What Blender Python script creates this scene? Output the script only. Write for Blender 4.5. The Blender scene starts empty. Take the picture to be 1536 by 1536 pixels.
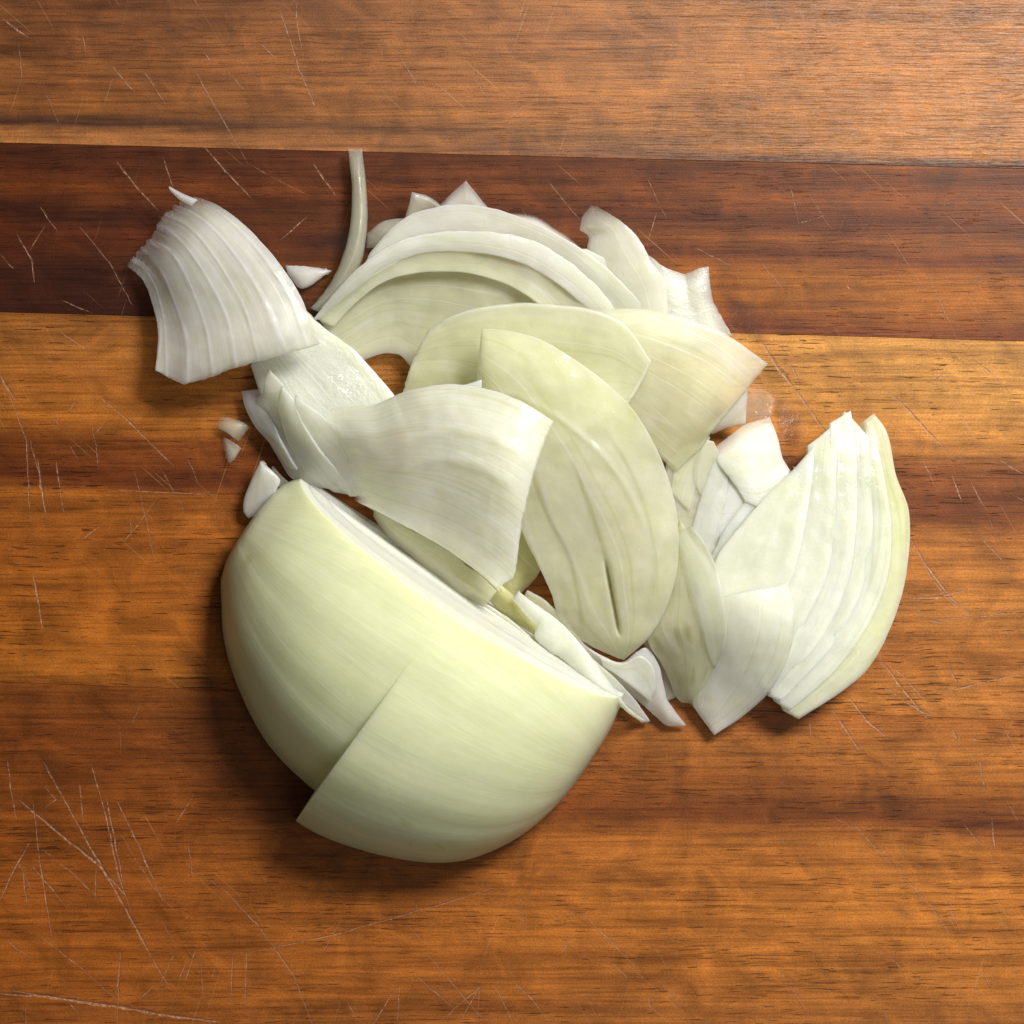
import bpy, bmesh, math, random
import numpy as np
from mathutils import Vector, noise as mnoise

# ------------------------------------------------------------------ camera, light, exposure
S = 0.21 / 1536.0            # metres per photo pixel on the board surface
H = 0.50                     # camera height above the board
sc = bpy.context.scene
C = sc.collection

cam_d = bpy.data.cameras.new('camera')
cam_d.sensor_width = 36
cam_d.lens = 36 * H / 0.21
cam_d.clip_start = 0.01
cam_d.clip_end = 50
cam = bpy.data.objects.new('camera', cam_d)
cam.location = (0, 0, H)
C.objects.link(cam)
sc.camera = cam

w = bpy.data.worlds.new("World")
sc.world = w
w.use_nodes = True
w.node_tree.nodes['Background'].inputs[0].default_value = (1.0, 0.94, 0.82, 1)
w.node_tree.nodes['Background'].inputs[1].default_value = 0.09

def area(name, loc, tgt, size, power, col):
    l = bpy.data.lights.new(name, 'AREA')
    l.shape = 'DISK'
    l.size = size
    l.energy = power
    l.color = col
    o = bpy.data.objects.new(name, l)
    o.location = loc
    o.rotation_euler = (Vector(tgt) - Vector(loc)).to_track_quat('-Z', 'Y').to_euler()
    C.objects.link(o)
area('key_lamp', (0.29, 0.34, 0.52), (0, 0, 0), 0.22, 9.4, (1.0, 0.97, 0.915))
area('fill_lamp', (0.35, -0.15, 0.9), (0, 0, 0), 0.5, 1.5, (1.0, 0.98, 0.95))

sc.view_settings.view_transform = 'Standard'
sc.view_settings.look = 'None'
sc.view_settings.gamma = 1
sc.view_settings.exposure = 0
sc.cycles.max_bounces = 10
sc.cycles.transparent_max_bounces = 16

def P(x, y, z=0.0):
    """a spot that was measured at pixel x, y and stands z mm over the board"""
    z = z * 0.001
    k = (H - z) / H * S
    return np.array([(x - 768) * k, (768 - y) * k, z])

# ------------------------------------------------------------------ node helpers
class NT:
    def __init__(s, name):
        s.m = bpy.data.materials.new(name)
        s.m.use_nodes = True
        s.t = s.m.node_tree
        s.t.nodes.clear()
    def n(s, typ, ins=None, **kw):
        nd = s.t.nodes.new(typ)
        for k, v in kw.items():
            setattr(nd, k, v)
        for k, v in (ins or {}).items():
            if isinstance(v, bpy.types.NodeSocket):
                s.t.links.new(v, nd.inputs[k])
            else:
                nd.inputs[k].default_value = v
        return nd
    def math(s, op, a, b=0.0, clamp=False):
        return s.n('ShaderNodeMath', {0: a, 1: b}, operation=op, use_clamp=clamp).outputs[0]
    def vmath(s, op, a, b):
        return s.n('ShaderNodeVectorMath', {0: a, 1: b}, operation=op).outputs[0]
    def rng(s, v, a, b, c=0.0, d=1.0):
        return s.n('ShaderNodeMapRange', {0: v, 1: a, 2: b, 3: c, 4: d}).outputs[0]
    def noise(s, vec, scale=1.0, detail=3.0, rough=0.5, out=0, dist=0.0):
        return s.n('ShaderNodeTexNoise', {'Vector': vec, 'Scale': scale, 'Detail': detail, 'Roughness': rough, 'Distortion': dist}).outputs[out]
    def mix(s, f, a, b, mode='MIX'):
        nd = s.n('ShaderNodeMix', data_type='RGBA', blend_type=mode)
        for k, v in ((0, f), (6, a), (7, b)):
            if isinstance(v, bpy.types.NodeSocket):
                s.t.links.new(v, nd.inputs[k])
            else:
                nd.inputs[k].default_value = v if k == 0 else (tuple(v) + (1,))[:4]
        return nd.outputs[2]
    def ramp(s, f, stops):
        nd = s.n('ShaderNodeValToRGB', {0: f})
        e = nd.color_ramp.elements
        while len(e) > 1:
            e.remove(e[-1])
        for i, (p, c) in enumerate(stops):
            el = e[0] if i == 0 else e.new(p)
            el.position = p
            el.color = tuple(c) + (1,)
        return nd.outputs[0]
    def out(s, sh):
        s.n('ShaderNodeOutputMaterial', {0: sh})
        return s.m

def srgb(r, g, b):
    return tuple(((c / 255) / 12.92 if c <= 10 else ((c / 255 + 0.055) / 1.055) ** 2.4) for c in (r, g, b))

# ------------------------------------------------------------------ wood
def wood(name, y0, y1, left, right, seed, pore=1.0, ridge=0.0, slope=0.03):
    """left/right: (pixel row, colour) bands of the timber at its left and right end"""
    t = NT(name)
    co = t.n('ShaderNodeTexCoord').outputs['Object']
    xyz = t.n('ShaderNodeSeparateXYZ', {0: co})
    X, Y = xyz.outputs[0], xyz.outputs[1]
    xp = t.math('ADD', t.math('DIVIDE', X, S), 768.0)
    row = t.math('SUBTRACT', 768.0, t.math('DIVIDE', Y, S))
    row = t.math('SUBTRACT', row, t.math('MULTIPLY', xp, slope))
    off = t.vmath('ADD', co, (seed * 1.37, seed * 0.71, seed))
    warp = t.noise(t.vmath('MULTIPLY', off, (9, 34, 1)), 1, 4, 0.55)
    warp2 = t.noise(t.vmath('MULTIPLY', off, (40, 260, 1)), 1, 4, 0.6)
    rw = t.math('ADD', row, t.math('MULTIPLY', t.math('SUBTRACT', warp, 0.5), 56.0))
    rw = t.math('ADD', rw, t.math('MULTIPLY', t.math('SUBTRACT', warp2, 0.5), 24.0))
    f = t.rng(rw, y0, y1)
    def rp(st):
        return t.ramp(f, [((p - y0) / (y1 - y0), srgb(*c)) for p, c in st])
    base = t.mix(t.rng(xp, 150, 1400), rp(left), rp(right))
    # blotchy figure across the grain
    fr = t.n('ShaderNodeVectorRotate', {'Vector': off, 'Angle': 0.35}, rotation_type='Z_AXIS').outputs[0]
    fig = t.noise(t.vmath('MULTIPLY', fr, (95, 130, 1)), 1, 4, 0.62, dist=0.8)
    base = t.mix(1.0, base, t.ramp(fig, [(0.25, (0.62,) * 3), (0.75, (1.34, 1.32, 1.27))]), 'MULTIPLY')
    # fibre streaks
    st = t.noise(t.vmath('MULTIPLY', off, (45, 1500, 1)), 1, 5, 0.65, dist=0.2)
    base = t.mix(1.0, base, t.ramp(st, [(0.28, (0.60, 0.55, 0.50)), (0.5, (1, 1, 1)), (0.75, (1.22, 1.2, 1.16))]), 'MULTIPLY')
    s2 = t.noise(t.vmath('MULTIPLY', off, (14, 380, 1)), 1, 3, 0.6, dist=0.4)
    base = t.mix(1.0, base, t.ramp(s2, [(0.3, (0.76, 0.72, 0.68)), (0.5, (1, 1, 1)), (0.7, (1.2, 1.2, 1.18))]), 'MULTIPLY')
    sp = t.noise(t.vmath('MULTIPLY', off, (2600, 3000, 1)), 1, 2, 0.6)
    base = t.mix(1.0, base, t.ramp(sp, [(0.3, (0.78,) * 3), (0.7, (1.2,) * 3)]), 'MULTIPLY')
    # pores: short dark dashes
    wv = t.noise(t.vmath('MULTIPLY', off, (60, 60, 1)), 1, 2, 0.5, out=1)
    pv = t.vmath('ADD', t.vmath('MULTIPLY', off, (150, 2700, 1)), t.vmath('MULTIPLY', wv, (2.0, 5.0, 0)))
    pn = t.noise(pv, 1, 1.5, 0.5)
    dens = t.noise(t.vmath('MULTIPLY', off, (22, 75, 1)), 1, 2, 0.5)
    thr = t.rng(dens, 0.35, 0.7, 0.72, 0.585)
    pm = t.math('MULTIPLY', t.rng(t.math('SUBTRACT', pn, thr), 0.0, 0.03), pore, clamp=True)
    base = t.mix(t.math('MULTIPLY', pm, 0.75), base, srgb(62, 28, 12))
    # procedural hair scratches at three angles
    h = t.math('MULTIPLY', st, 0.35)
    smask = None
    for ang, sd in ((1.05, 3.1), (-1.25, 7.7), (0.72, 12.3)):
        r = t.n('ShaderNodeVectorRotate', {'Vector': off, 'Angle': ang + 0.0}, rotation_type='Z_AXIS').outputs[0]
        nn = t.noise(t.vmath('MULTIPLY', t.vmath('ADD', r, (sd, 0, 0)), (38, 2300, 1)), 1, 1, 0.5)
        patch = t.noise(t.vmath('ADD', t.vmath('MULTIPLY', off, (20, 20, 1)), (sd, sd, 0)), 1, 1, 0.5)
        k = t.math('MULTIPLY', t.rng(nn, 0.735, 0.76), t.rng(patch, 0.47, 0.62))
        smask = k if smask is None else t.math('MAXIMUM', smask, k)
    base = t.mix(t.math('MULTIPLY', smask, 0.38), base, srgb(214, 158, 112))
    h = t.math('SUBTRACT', h, t.math('MULTIPLY', pm, 0.9))
    h = t.math('ADD', h, t.math('MULTIPLY', sp, 0.12))
    if ridge:
        rg = t.noise(t.vmath('MULTIPLY', off, (110, 2200, 1)), 1, 3, 0.6, dist=0.3)
        right_side = t.rng(xp, 500, 1200)
        h = t.math('ADD', h, t.math('MULTIPLY', t.math('MULTIPLY', rg, right_side), ridge))
    base = t.n('ShaderNodeGamma', {0: base, 1: 1.15}).outputs[0]
    base = t.mix(1.0, base, (0.56, 0.685, 0.80), 'MULTIPLY')
    bump = t.n('ShaderNodeBump', {'Strength': 0.8, 'Distance': 0.00022, 'Height': h}).outputs[0]
    rough = t.rng(t.math('ADD', st, t.math('MULTIPLY', fig, 0.5)), 0.4, 1.1, 0.36, 0.54)
    b = t.n('ShaderNodeBsdfPrincipled', {'Base Color': base, 'Roughness': rough, 'Normal': bump, 'IOR': 1.45, 'Specular IOR Level': 0.4 if ridge else 0.2})
    return t.out(b.outputs[0])

wood_a = wood('acacia_top', -120, 260,
    [(-120, (128, 70, 26)), (30, (132, 74, 28)), (90, (150, 86, 34)), (160, (146, 84, 30)), (182, (84, 44, 18)), (196, (170, 104, 52)), (230, (176, 110, 58))],
    [(-120, (150, 96, 52)), (30, (190, 120, 60)), (120, (188, 118, 56)), (185, (188, 118, 54)), (205, (96, 52, 26)), (216, (150, 90, 44)), (260, (160, 96, 50))],  # right end: part of the sheen is put into this lighter colour
    2.0, pore=0.35, ridge=1.5, slope=0.026)
wood_b = wood('acacia_dark', 200, 490,
    [(200, (98, 48, 20)), (250, (92, 42, 16)), (280, (124, 62, 20)), (310, (78, 34, 12)), (350, (104, 48, 18)), (400, (80, 36, 14)), (470, (72, 30, 12))],
    [(200, (170, 96, 36)), (220, (120, 62, 26)), (260, (150, 82, 34)), (290, (108, 54, 24)), (320, (160, 90, 36)), (345, (120, 60, 26)), (380, (190, 112, 38)), (420, (176, 102, 34)), (450, (146, 76, 30)), (490, (136, 68, 26))],
    5.0, pore=0.5, slope=0.03)
wood_c = wood('acacia_honey', 460, 1040,
    [(460, (172, 106, 48)), (540, (180, 108, 46)), (620, (190, 112, 42)), (660, (138, 72, 24)), (715, (116, 56, 18)), (735, (172, 98, 34)), (800, (166, 92, 30)), (940, (180, 102, 34)), (1000, (186, 108, 38)), (1020, (150, 84, 30))],
    [(460, (214, 146, 74)), (560, (216, 146, 72)), (620, (206, 132, 62)), (655, (150, 84, 38)), (720, (132, 70, 32)), (760, (190, 116, 52)), (860, (196, 122, 56)), (930, (186, 112, 48)), (1000, (200, 124, 56)), (1040, (190, 112, 48))],
    9.0, pore=1.0, slope=0.036)
wood_d = wood('acacia_amber', 1020, 1600,
    [(1020, (150, 82, 30)), (1100, (132, 68, 24)), (1200, (152, 82, 28)), (1330, (168, 92, 32)), (1450, (176, 98, 36)), (1530, (160, 90, 36)), (1600, (150, 80, 30))],
    [(1020, (178, 104, 46)), (1080, (194, 118, 52)), (1140, (170, 98, 40)), (1180, (126, 66, 28)), (1230, (196, 118, 50)), (1330, (204, 124, 52)), (1420, (198, 120, 52)), (1520, (178, 108, 52)), (1600, (170, 100, 44))],
    14.0, pore=0.7, slope=0.036)

# ------------------------------------------------------------------ the board: five staves
def finish(o, label=None, cat=None, group=None, kind=None):
    if label: o['label'] = label
    if cat: o['category'] = cat
    if group: o['group'] = group
    if kind: o['kind'] = kind
    return o

board = bpy.data.objects.new('cutting_board', None)
C.objects.link(board)
finish(board, 'scratched wooden cutting board of brown acacia planks lying under all the onion', 'cutting board')

def plank(yl_top, yr_top, yl_bot, yr_bot, mat, label):
    """rows given at x=0 and x=1536; the plank runs on past the picture on both sides"""
    x0, x1 = -520.0, 2060.0
    def ln(a, b, x): return a + (b - a) * x / 1536.0
    g = 0.16
    bm = bmesh.new()
    n = 24
    xs = np.linspace(x0, x1, n)
    top = [[], []]
    for i, x in enumerate(xs):
        for r, (a, b, sg) in enumerate(((yl_top, yr_top, g), (yl_bot, yr_bot, -g))):
            p = P(x, ln(a, b, x) + sg)
            top[r].append((p[0], p[1]))
    up = [[bm.verts.new((x, y, 0)) for x, y in row] for row in top]
    dn = [[bm.verts.new((x, y, -0.018)) for x, y in row] for row in top]
    for i in range(n - 1):
        bm.faces.new((up[1][i], up[1][i + 1], up[0][i + 1], up[0][i]))
        bm.faces.new((dn[0][i], dn[0][i + 1], dn[1][i + 1], dn[1][i]))
        bm.faces.new((up[0][i], up[0][i + 1], dn[0][i + 1], dn[0][i]))
        bm.faces.new((up[1][i + 1], up[1][i], dn[1][i], dn[1][i + 1]))
    bm.faces.new((up[0][0], dn[0][0], dn[1][0], up[1][0]))
    bm.faces.new((up[1][-1], dn[1][-1], dn[0][-1], up[0][-1]))
    bmesh.ops.recalc_face_normals(bm, faces=bm.faces)
    ed = [e for e in bm.edges if e.verts[0].co.z > -0.001 and e.verts[1].co.z > -0.001 and len(e.link_faces) == 2
          and abs(e.link_faces[0].normal.dot(e.link_faces[1].normal)) < 0.5]
    bmesh.ops.bevel(bm, geom=ed, offset=0.00006, segments=1, affect='EDGES')
    me = bpy.data.meshes.new('plank')
    bm.to_mesh(me); bm.free()
    me.materials.append(mat)
    o = bpy.data.objects.new('plank', me)
    C.objects.link(o)
    o.parent = board
    o['label'] = label
plank(-190, -170, 214, 253, wood_a, 'mid brown plank at the top of the board')
plank(214, 253, 468, 512, wood_b, 'dark red brown plank')
plank(468, 512, 1023, 1081, wood_c, 'honey coloured plank with dark grain band')
plank(1023, 1081, 1610, 1680, wood_d, 'amber brown plank at the bottom')

# knife scratches
rs = random.Random(11)
def scratch_mat(name='knife_scratch', col=(206, 160, 128)):
    t = NT(name)
    co = t.n('ShaderNodeTexCoord').outputs['Object']
    nz = t.noise(t.vmath('MULTIPLY', co, (1500, 1500, 1)), 1, 3, 0.6)
    b = t.n('ShaderNodeBsdfPrincipled', {'Base Color': srgb(*col) + (1,), 'Roughness': 0.6})
    tr = t.n('ShaderNodeBsdfTransparent')
    mx = t.n('ShaderNodeMixShader', {0: t.rng(nz, 0.38, 0.66, 0.04, 0.58), 1: tr.outputs[0], 2: b.outputs[0]})
    return t.out(mx.outputs[0])
SCR = [  # (points, width px)
 ([(65,1142),(125,1250),(190,1365),(225,1430),(255,1483)],3.0), ([(30,1200),(90,1250),(150,1298),(190,1345)],3.4),
 ([(137,1145),(160,1225),(178,1310),(197,1370)],2.4), ([(160,1195),(172,1255),(186,1330)],2.2), ([(175,1200),(208,1265),(245,1352)],2.4),
 ([(120,1175),(126,1235)],2.6), ([(12,1140),(18,1190),(25,1230)],1.8), ([(50,1205),(60,1290),(80,1415)],1.8),
 ([(48,1258),(25,1300),(0,1352)],2.0), ([(34,1300),(41,1356)],2.2), ([(48,1298),(72,1325),(97,1358)],2.0), ([(181,1425),(176,1535)],2.0),
 ([(0,1490),(60,1493),(110,1500),(170,1508),(260,1524),(330,1532)],4.5), ([(20,1486),(90,1497),(140,1506)],3.0), ([(92,1492),(120,1520)],2.0),
 ([(350,1428),(346,1510)],1.6), ([(371,1425),(368,1505)],1.6), ([(325,1322),(385,1385),(440,1460),(470,1540)],1.8),
 ([(370,1430),(500,1402),(640,1362),(740,1332)],1.8), ([(295,1425),(278,1472)],2.0),([(284,1435),(268,1470)],1.6),([(300,1425),(306,1500)],1.2),
 ([(230,1480),(210,1500)],1.6),([(262,1430),(240,1480)],1.4),([(68,1180),(85,1200),(68,1212)],2.0),([(58,1270),(110,1310),(150,1350)],1.6),
 ([(145,1295),(143,1350)],1.6),([(180,1250),(230,1330),(265,1370)],1.4),([(10,1410),(50,1440)],1.8),([(55,1400),(120,1450),(175,1500)],1.4),
 ([(150,595),(190,628),(225,664)],2.6),([(225,664),(262,700)],1.6),([(88,495),(132,525)],1.8),([(8,575),(40,660),(46,790)],1.6),([(57,690),(70,778)],3.4),
 ([(83,620),(89,645)],1.8),([(84,690),(97,775)],2.2),([(0,560),(22,600)],3.0),([(50,860),(58,900),(65,945)],3.4),([(105,668),(118,690)],1.8),([(45,660),(62,720)],1.6),
 ([(175,735),(330,742)],1.2),([(200,700),(220,780),(235,860)],1.2),
 ([(168,97),(185,117),(202,137)],2.2),([(420,15),(436,60),(450,105),(482,180)],1.8),([(444,0),(447,40),(455,85)],1.8),([(290,100),(330,172),(372,245)],1.4),
 ([(372,245),(420,272),(470,296)],0.9),([(173,240),(205,280),(237,316)],1.8),([(305,218),(338,255),(380,300)],2.0),([(25,350),(48,390),(52,425)],1.6),
 ([(120,340),(165,395),(200,460)],1.4),([(60,310),(88,350)],1.4),([(5,28),(42,56)],2.6),([(345,108),(372,142)],1.4),([(470,245),(505,295)],1.6),([(245,235),(262,290)],1.2),
 ([(90,450),(140,470)],1.3),([(70,335),(45,375)],1.2),([(420,360),(460,325)],1.4),([(0,380),(22,405)],1.4),([(585,60),(640,150)],1.2),([(700,100),(740,160)],1.2),
 ([(1143,514),(1165,548),(1192,582)],4.2),([(1192,582),(1215,615),(1242,652)],3.0),([(1172,520),(1195,562),(1200,580)],1.8),
 ([(1330,585),(1360,612),(1392,648),(1424,678)],3.0),([(1424,678),(1450,690)],2.0),([(1460,538),(1488,562),(1516,590)],2.8),([(1400,575),(1418,558)],1.6),
 ([(1364,806),(1392,850),(1426,896),(1462,926)],3.4),([(1368,812),(1400,872),(1440,915)],1.8),([(1318,985),(1360,1040),(1395,1082)],3.0),
 ([(1410,1040),(1470,1024),(1536,1010)],2.4),([(1362,898),(1410,895),(1452,884)],2.6),([(1395,930),(1465,925),(1536,916)],2.0),
 ([(1385,690),(1406,735)],1.8),([(1428,712),(1443,752)],2.0),([(1455,720),(1480,765)],2.0),([(1465,800),(1500,835),(1518,860)],1.8),([(1422,1000),(1440,1030)],2.6),
 ([(1500,690),(1536,712)],2.2),([(1290,950),(1330,1000)],1.4),([(1500,930),(1520,965)],1.4),([(1370,905),(1392,930),(1420,935)],2.0),
 ([(1245,1060),(1270,1095),(1292,1128)],3.0),([(1270,1040),(1300,1080),(1332,1108)],2.6),([(1325,1030),(1380,1066),(1405,1076)],2.8),([(1340,1000),(1370,1030),(1388,1052)],2.6),
 ([(1215,1030),(1216,1110)],1.4),([(1430,1095),(1436,1110)],4.0),([(1458,1105),(1468,1112)],4.0),([(1470,1140),(1478,1188)],2.0),([(1488,1226),(1493,1276)],2.4),
 ([(1280,1235),(1330,1290),(1355,1315)],1.6),([(1355,1315),(1400,1362),(1432,1412)],1.8),([(870,1368),(910,1405),(955,1452)],1.8),([(905,1430),(950,1475)],1.3),
 ([(1330,1430),(1360,1460)],1.6),([(1165,1250),(1180,1270)],1.5),([(1445,1235),(1475,1270)],2.0),([(1250,1225),(1300,1256)],1.2),
 ([(972,1490),(978,1520)],2.0),([(768,1470),(800,1500),(825,1536)],1.8),([(745,1480),(770,1536)],1.6),([(988,1475),(1040,1520)],1.2),([(780,1340),(788,1400)],1.2),
 ([(640,1430),(700,1500),(730,1536)],1.5),([(720,1480),(690,1536)],1.6),([(590,1490),(560,1536)],1.6),([(600,1480),(596,1536)],1.6),([(520,1500),(540,1536)],1.4),([(620,1460),(690,1520)],1.2),
 ([(660,1532),(720,1480),(716,1536)],1.6),([(985,320),(970,370)],1.4),([(970,265),(1000,330)],1.0),([(820,270),(870,330)],1.2),([(1185,275),(1198,335),(1240,322)],1.2),
 ([(1210,285),(1250,350)],1.0),([(1320,330),(1390,440)],1.1),([(1130,380),(1180,440)],1.0),([(1390,405),(1440,520)],1.2),([(1270,428),(1276,434)],3.4),([(1040,370),(1100,400)],1.0)]
bm = bmesh.new()
def ribbon(pts, wpx, zmm=0.05):
    pts = [np.array(p, float) for p in pts]
    seg = []
    for a, b in zip(pts[:-1], pts[1:]):
        k = max(2, int(np.linalg.norm(b - a) / 9))
        for i in range(k):
            seg.append(a + (b - a) * i / k)
    seg.append(pts[-1])
    seg = [p + np.array([rs.gauss(0, .35), rs.gauss(0, .35)]) for p in seg]
    rows = []
    for i, p in enumerate(seg):
        d = seg[min(i + 1, len(seg) - 1)] - seg[max(i - 1, 0)]
        d = d / (np.linalg.norm(d) + 1e-9)
        nn = np.array([-d[1], d[0]])
        u = i / (len(seg) - 1)
        ww = wpx * 0.74 * (0.25 + 0.75 * math.sin(math.pi * min(1, max(0, u))) ** 0.5) * rs.uniform(0.6, 1.5)
        rows.append((bm.verts.new(P(*(p + nn * ww), zmm)), bm.verts.new(P(*p, zmm + 0.03)), bm.verts.new(P(*(p - nn * ww), zmm))))
    for a, b in zip(rows[:-1], rows[1:]):
        bm.faces.new((a[0], b[0], b[1], a[1])); bm.faces.new((a[1], b[1], b[2], a[2])).material_index = 1
for k, (p, wd) in enumerate(SCR):
    ribbon(p, wd, 0.04 + 0.0006 * k)
for k in range(170):
    x, y = rs.uniform(-150, 1690), rs.uniform(-100, 1640)
    if (330 < x < 1250 and 320 < y < 1250) or 190 < y < 520 or (x > 480 and y < 1150 and rs.random() < .5): continue
    a = math.radians(rs.choice([rs.gauss(56, 9), rs.gauss(56, 9), rs.gauss(86, 5), rs.gauss(122, 12), rs.gauss(40, 6)]))
    L = rs.uniform(12, 80)
    ribbon([(x, y), (x + L * .5 * math.cos(a), y + L * .5 * math.sin(a)), (x + L * math.cos(a + .04), y + L * math.sin(a + .04))], rs.uniform(0.7, 1.5), 0.13 + 0.0005 * k)
me = bpy.data.meshes.new('knife_scratches'); bm.to_mesh(me); bm.free()
me.materials.append(scratch_mat()); me.materials.append(scratch_mat('knife_scratch_shade', (84, 44, 24)))  # second material paints the shaded side of each groove as a dark half
o = bpy.data.objects.new('knife_scratches', me); C.objects.link(o); o.parent = board; o['kind'] = 'stuff'

# ------------------------------------------------------------------ onion flesh
def flesh(name, white, green, g=0.4, alpha=0.0, thin_alpha=1.0, wet=0.0, specks=0.0, veins=0.35, rough=0.33, sss=0.0034, mott=1.0):
    t = NT(name)
    uv = t.n('ShaderNodeUVMap', uv_map='metric').outputs[0]
    co = t.n('ShaderNodeTexCoord').outputs['Object']
    vn = t.noise(t.vmath('MULTIPLY', uv, (22, 210, 1)), 1, 4, 0.55)
    vf = t.noise(t.vmath('MULTIPLY', uv, (160, 1300, 1)), 1, 3, 0.65)
    blot = t.noise(co, 75, 3, 0.55)
    thin = t.n('ShaderNodeAttribute', attribute_name='thin').outputs['Fac']
    rim = t.n('ShaderNodeAttribute', attribute_name='rim').outputs['Fac']
    gm = t.math('ADD', g, t.math('MULTIPLY', t.math('SUBTRACT', blot, 0.5), 1.7 * mott))
    gm = t.math('ADD', gm, t.math('MULTIPLY', t.math('SUBTRACT', vn, 0.5), veins * 1.6))
    gm = t.math('SUBTRACT', gm, t.math('MULTIPLY', rim, 0.9), clamp=True)
    col = t.mix(gm, srgb(*white), srgb(*green))
    col = t.mix(1.0, col, t.ramp(vf, [(0.3, (0.965, 0.965, 0.95)), (0.7, (1.03,) * 3)]), 'MULTIPLY')
    ln_ = t.noise(t.vmath('MULTIPLY', uv, (7, 260, 1)), 1, 1, 0.5)
    la = t.rng(t.math('ABSOLUTE', t.math('SUBTRACT', ln_, 0.5)), 0.0, 0.018, 1, 0)
    lb = t.rng(t.math('ABSOLUTE', t.math('SUBTRACT', ln_, 0.42)), 0.0, 0.02, 1, 0)
    col = t.mix(t.math('MULTIPLY', la, 0.35 * mott), col, (0.93, 0.94, 0.86))
    col = t.mix(t.math('MULTIPLY', lb, 0.22 * mott), col, srgb(176, 178, 120))
    fl = t.noise(t.vmath('MULTIPLY', uv, (420, 1500, 1)), 1, 3, 0.7)
    col = t.mix(t.rng(fl, 0.60, 0.78, 0, 0.45), col, (0.92, 0.93, 0.86))
    bm_ = t.noise(t.vmath('ADD', co, (3.3, 1.1, 0.7)), 160, 3, 0.6)
    col = t.mix(1.0, col, t.ramp(bm_, [(0.3, (1 - .08 * mott,) * 3), (0.7, (1 + .04 * mott,) * 3)]), 'MULTIPLY')
    if specks:
        sv = t.vmath('MULTIPLY', uv, (95, 800, 1))
        vo = t.n('ShaderNodeTexVoronoi', {'Vector': sv, 'Scale': 1.0, 'Randomness': 1.0})
        sel = t.n('ShaderNodeSeparateColor', {0: vo.outputs['Color']}).outputs[0]
        zone = t.n('ShaderNodeAttribute', attribute_name='spots').outputs['Fac']
        m = t.math('MULTIPLY', t.rng(vo.outputs['Distance'], 0.02, 0.36, 1, 0), t.rng(sel, 0.55, 0.57))
        m = t.math('MULTIPLY', t.math('MULTIPLY', m, zone), specks)
        col = t.mix(t.math('MULTIPLY', m, 0.6), col, srgb(150, 146, 70))
    grain = t.noise(co, 1500 if wet else 900, 2, 0.6)
    hh = t.math('ADD', t.math('MULTIPLY', vn, 1.0), t.math('MULTIPLY', vf, 0.16))
    hh = t.math('ADD', hh, t.math('MULTIPLY', la, 0.25 * mott))
    hh = t.math('ADD', hh, t.math('MULTIPLY', grain, 0.22 + wet * 0.7))
    bump = t.n('ShaderNodeBump', {'Strength': 0.55 + 0.4 * wet, 'Distance': 0.00028, 'Height': hh}).outputs[0]
    gl = t.math('MULTIPLY', t.noise(co, 480, 2, 0.5), t.rng(t.noise(co, 130, 1, 0.5), 0.35, 0.62, 0.25, 1.0))
    fb = t.n('ShaderNodeBump', {'Strength': 1.0 if wet else 0.35, 'Distance': 0.0002 + 0.0013 * wet, 'Height': gl}).outputs[0]
    ins = {'Base Color': col, 'Roughness': rough, 'Normal': bump, 'IOR': 1.38, 'Subsurface Weight': 1.0, 'Subsurface Radius': (1.0, 0.95, 0.6),
           'Subsurface Scale': sss, 'Coat Weight': min(1.0, 0.26 + 1.0 * wet), 'Coat Roughness': 0.06 if wet > .2 else (0.13 if wet else 0.2), 'Coat Normal': fb, 'Coat IOR': 1.4}
    b = t.n('ShaderNodeBsdfPrincipled', ins)
    tl = t.n('ShaderNodeBsdfTranslucent', {'Color': col})
    m1 = t.n('ShaderNodeMixShader', {0: 0.34, 1: b.outputs[0], 2: tl.outputs[0]})
    tr = t.n('ShaderNodeBsdfTransparent', {'Color': t.mix(t.rng(thin, 0, .5), (0.96, 0.96, 0.91), (1, 1, 1))})
    fac = t.math('ADD', alpha, t.math('MULTIPLY', thin, thin_alpha), clamp=True)
    m2 = t.n('ShaderNodeMixShader', {0: fac, 1: m1.outputs[0], 2: tr.outputs[0]})
    return t.out(m2.outputs[0])

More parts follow.
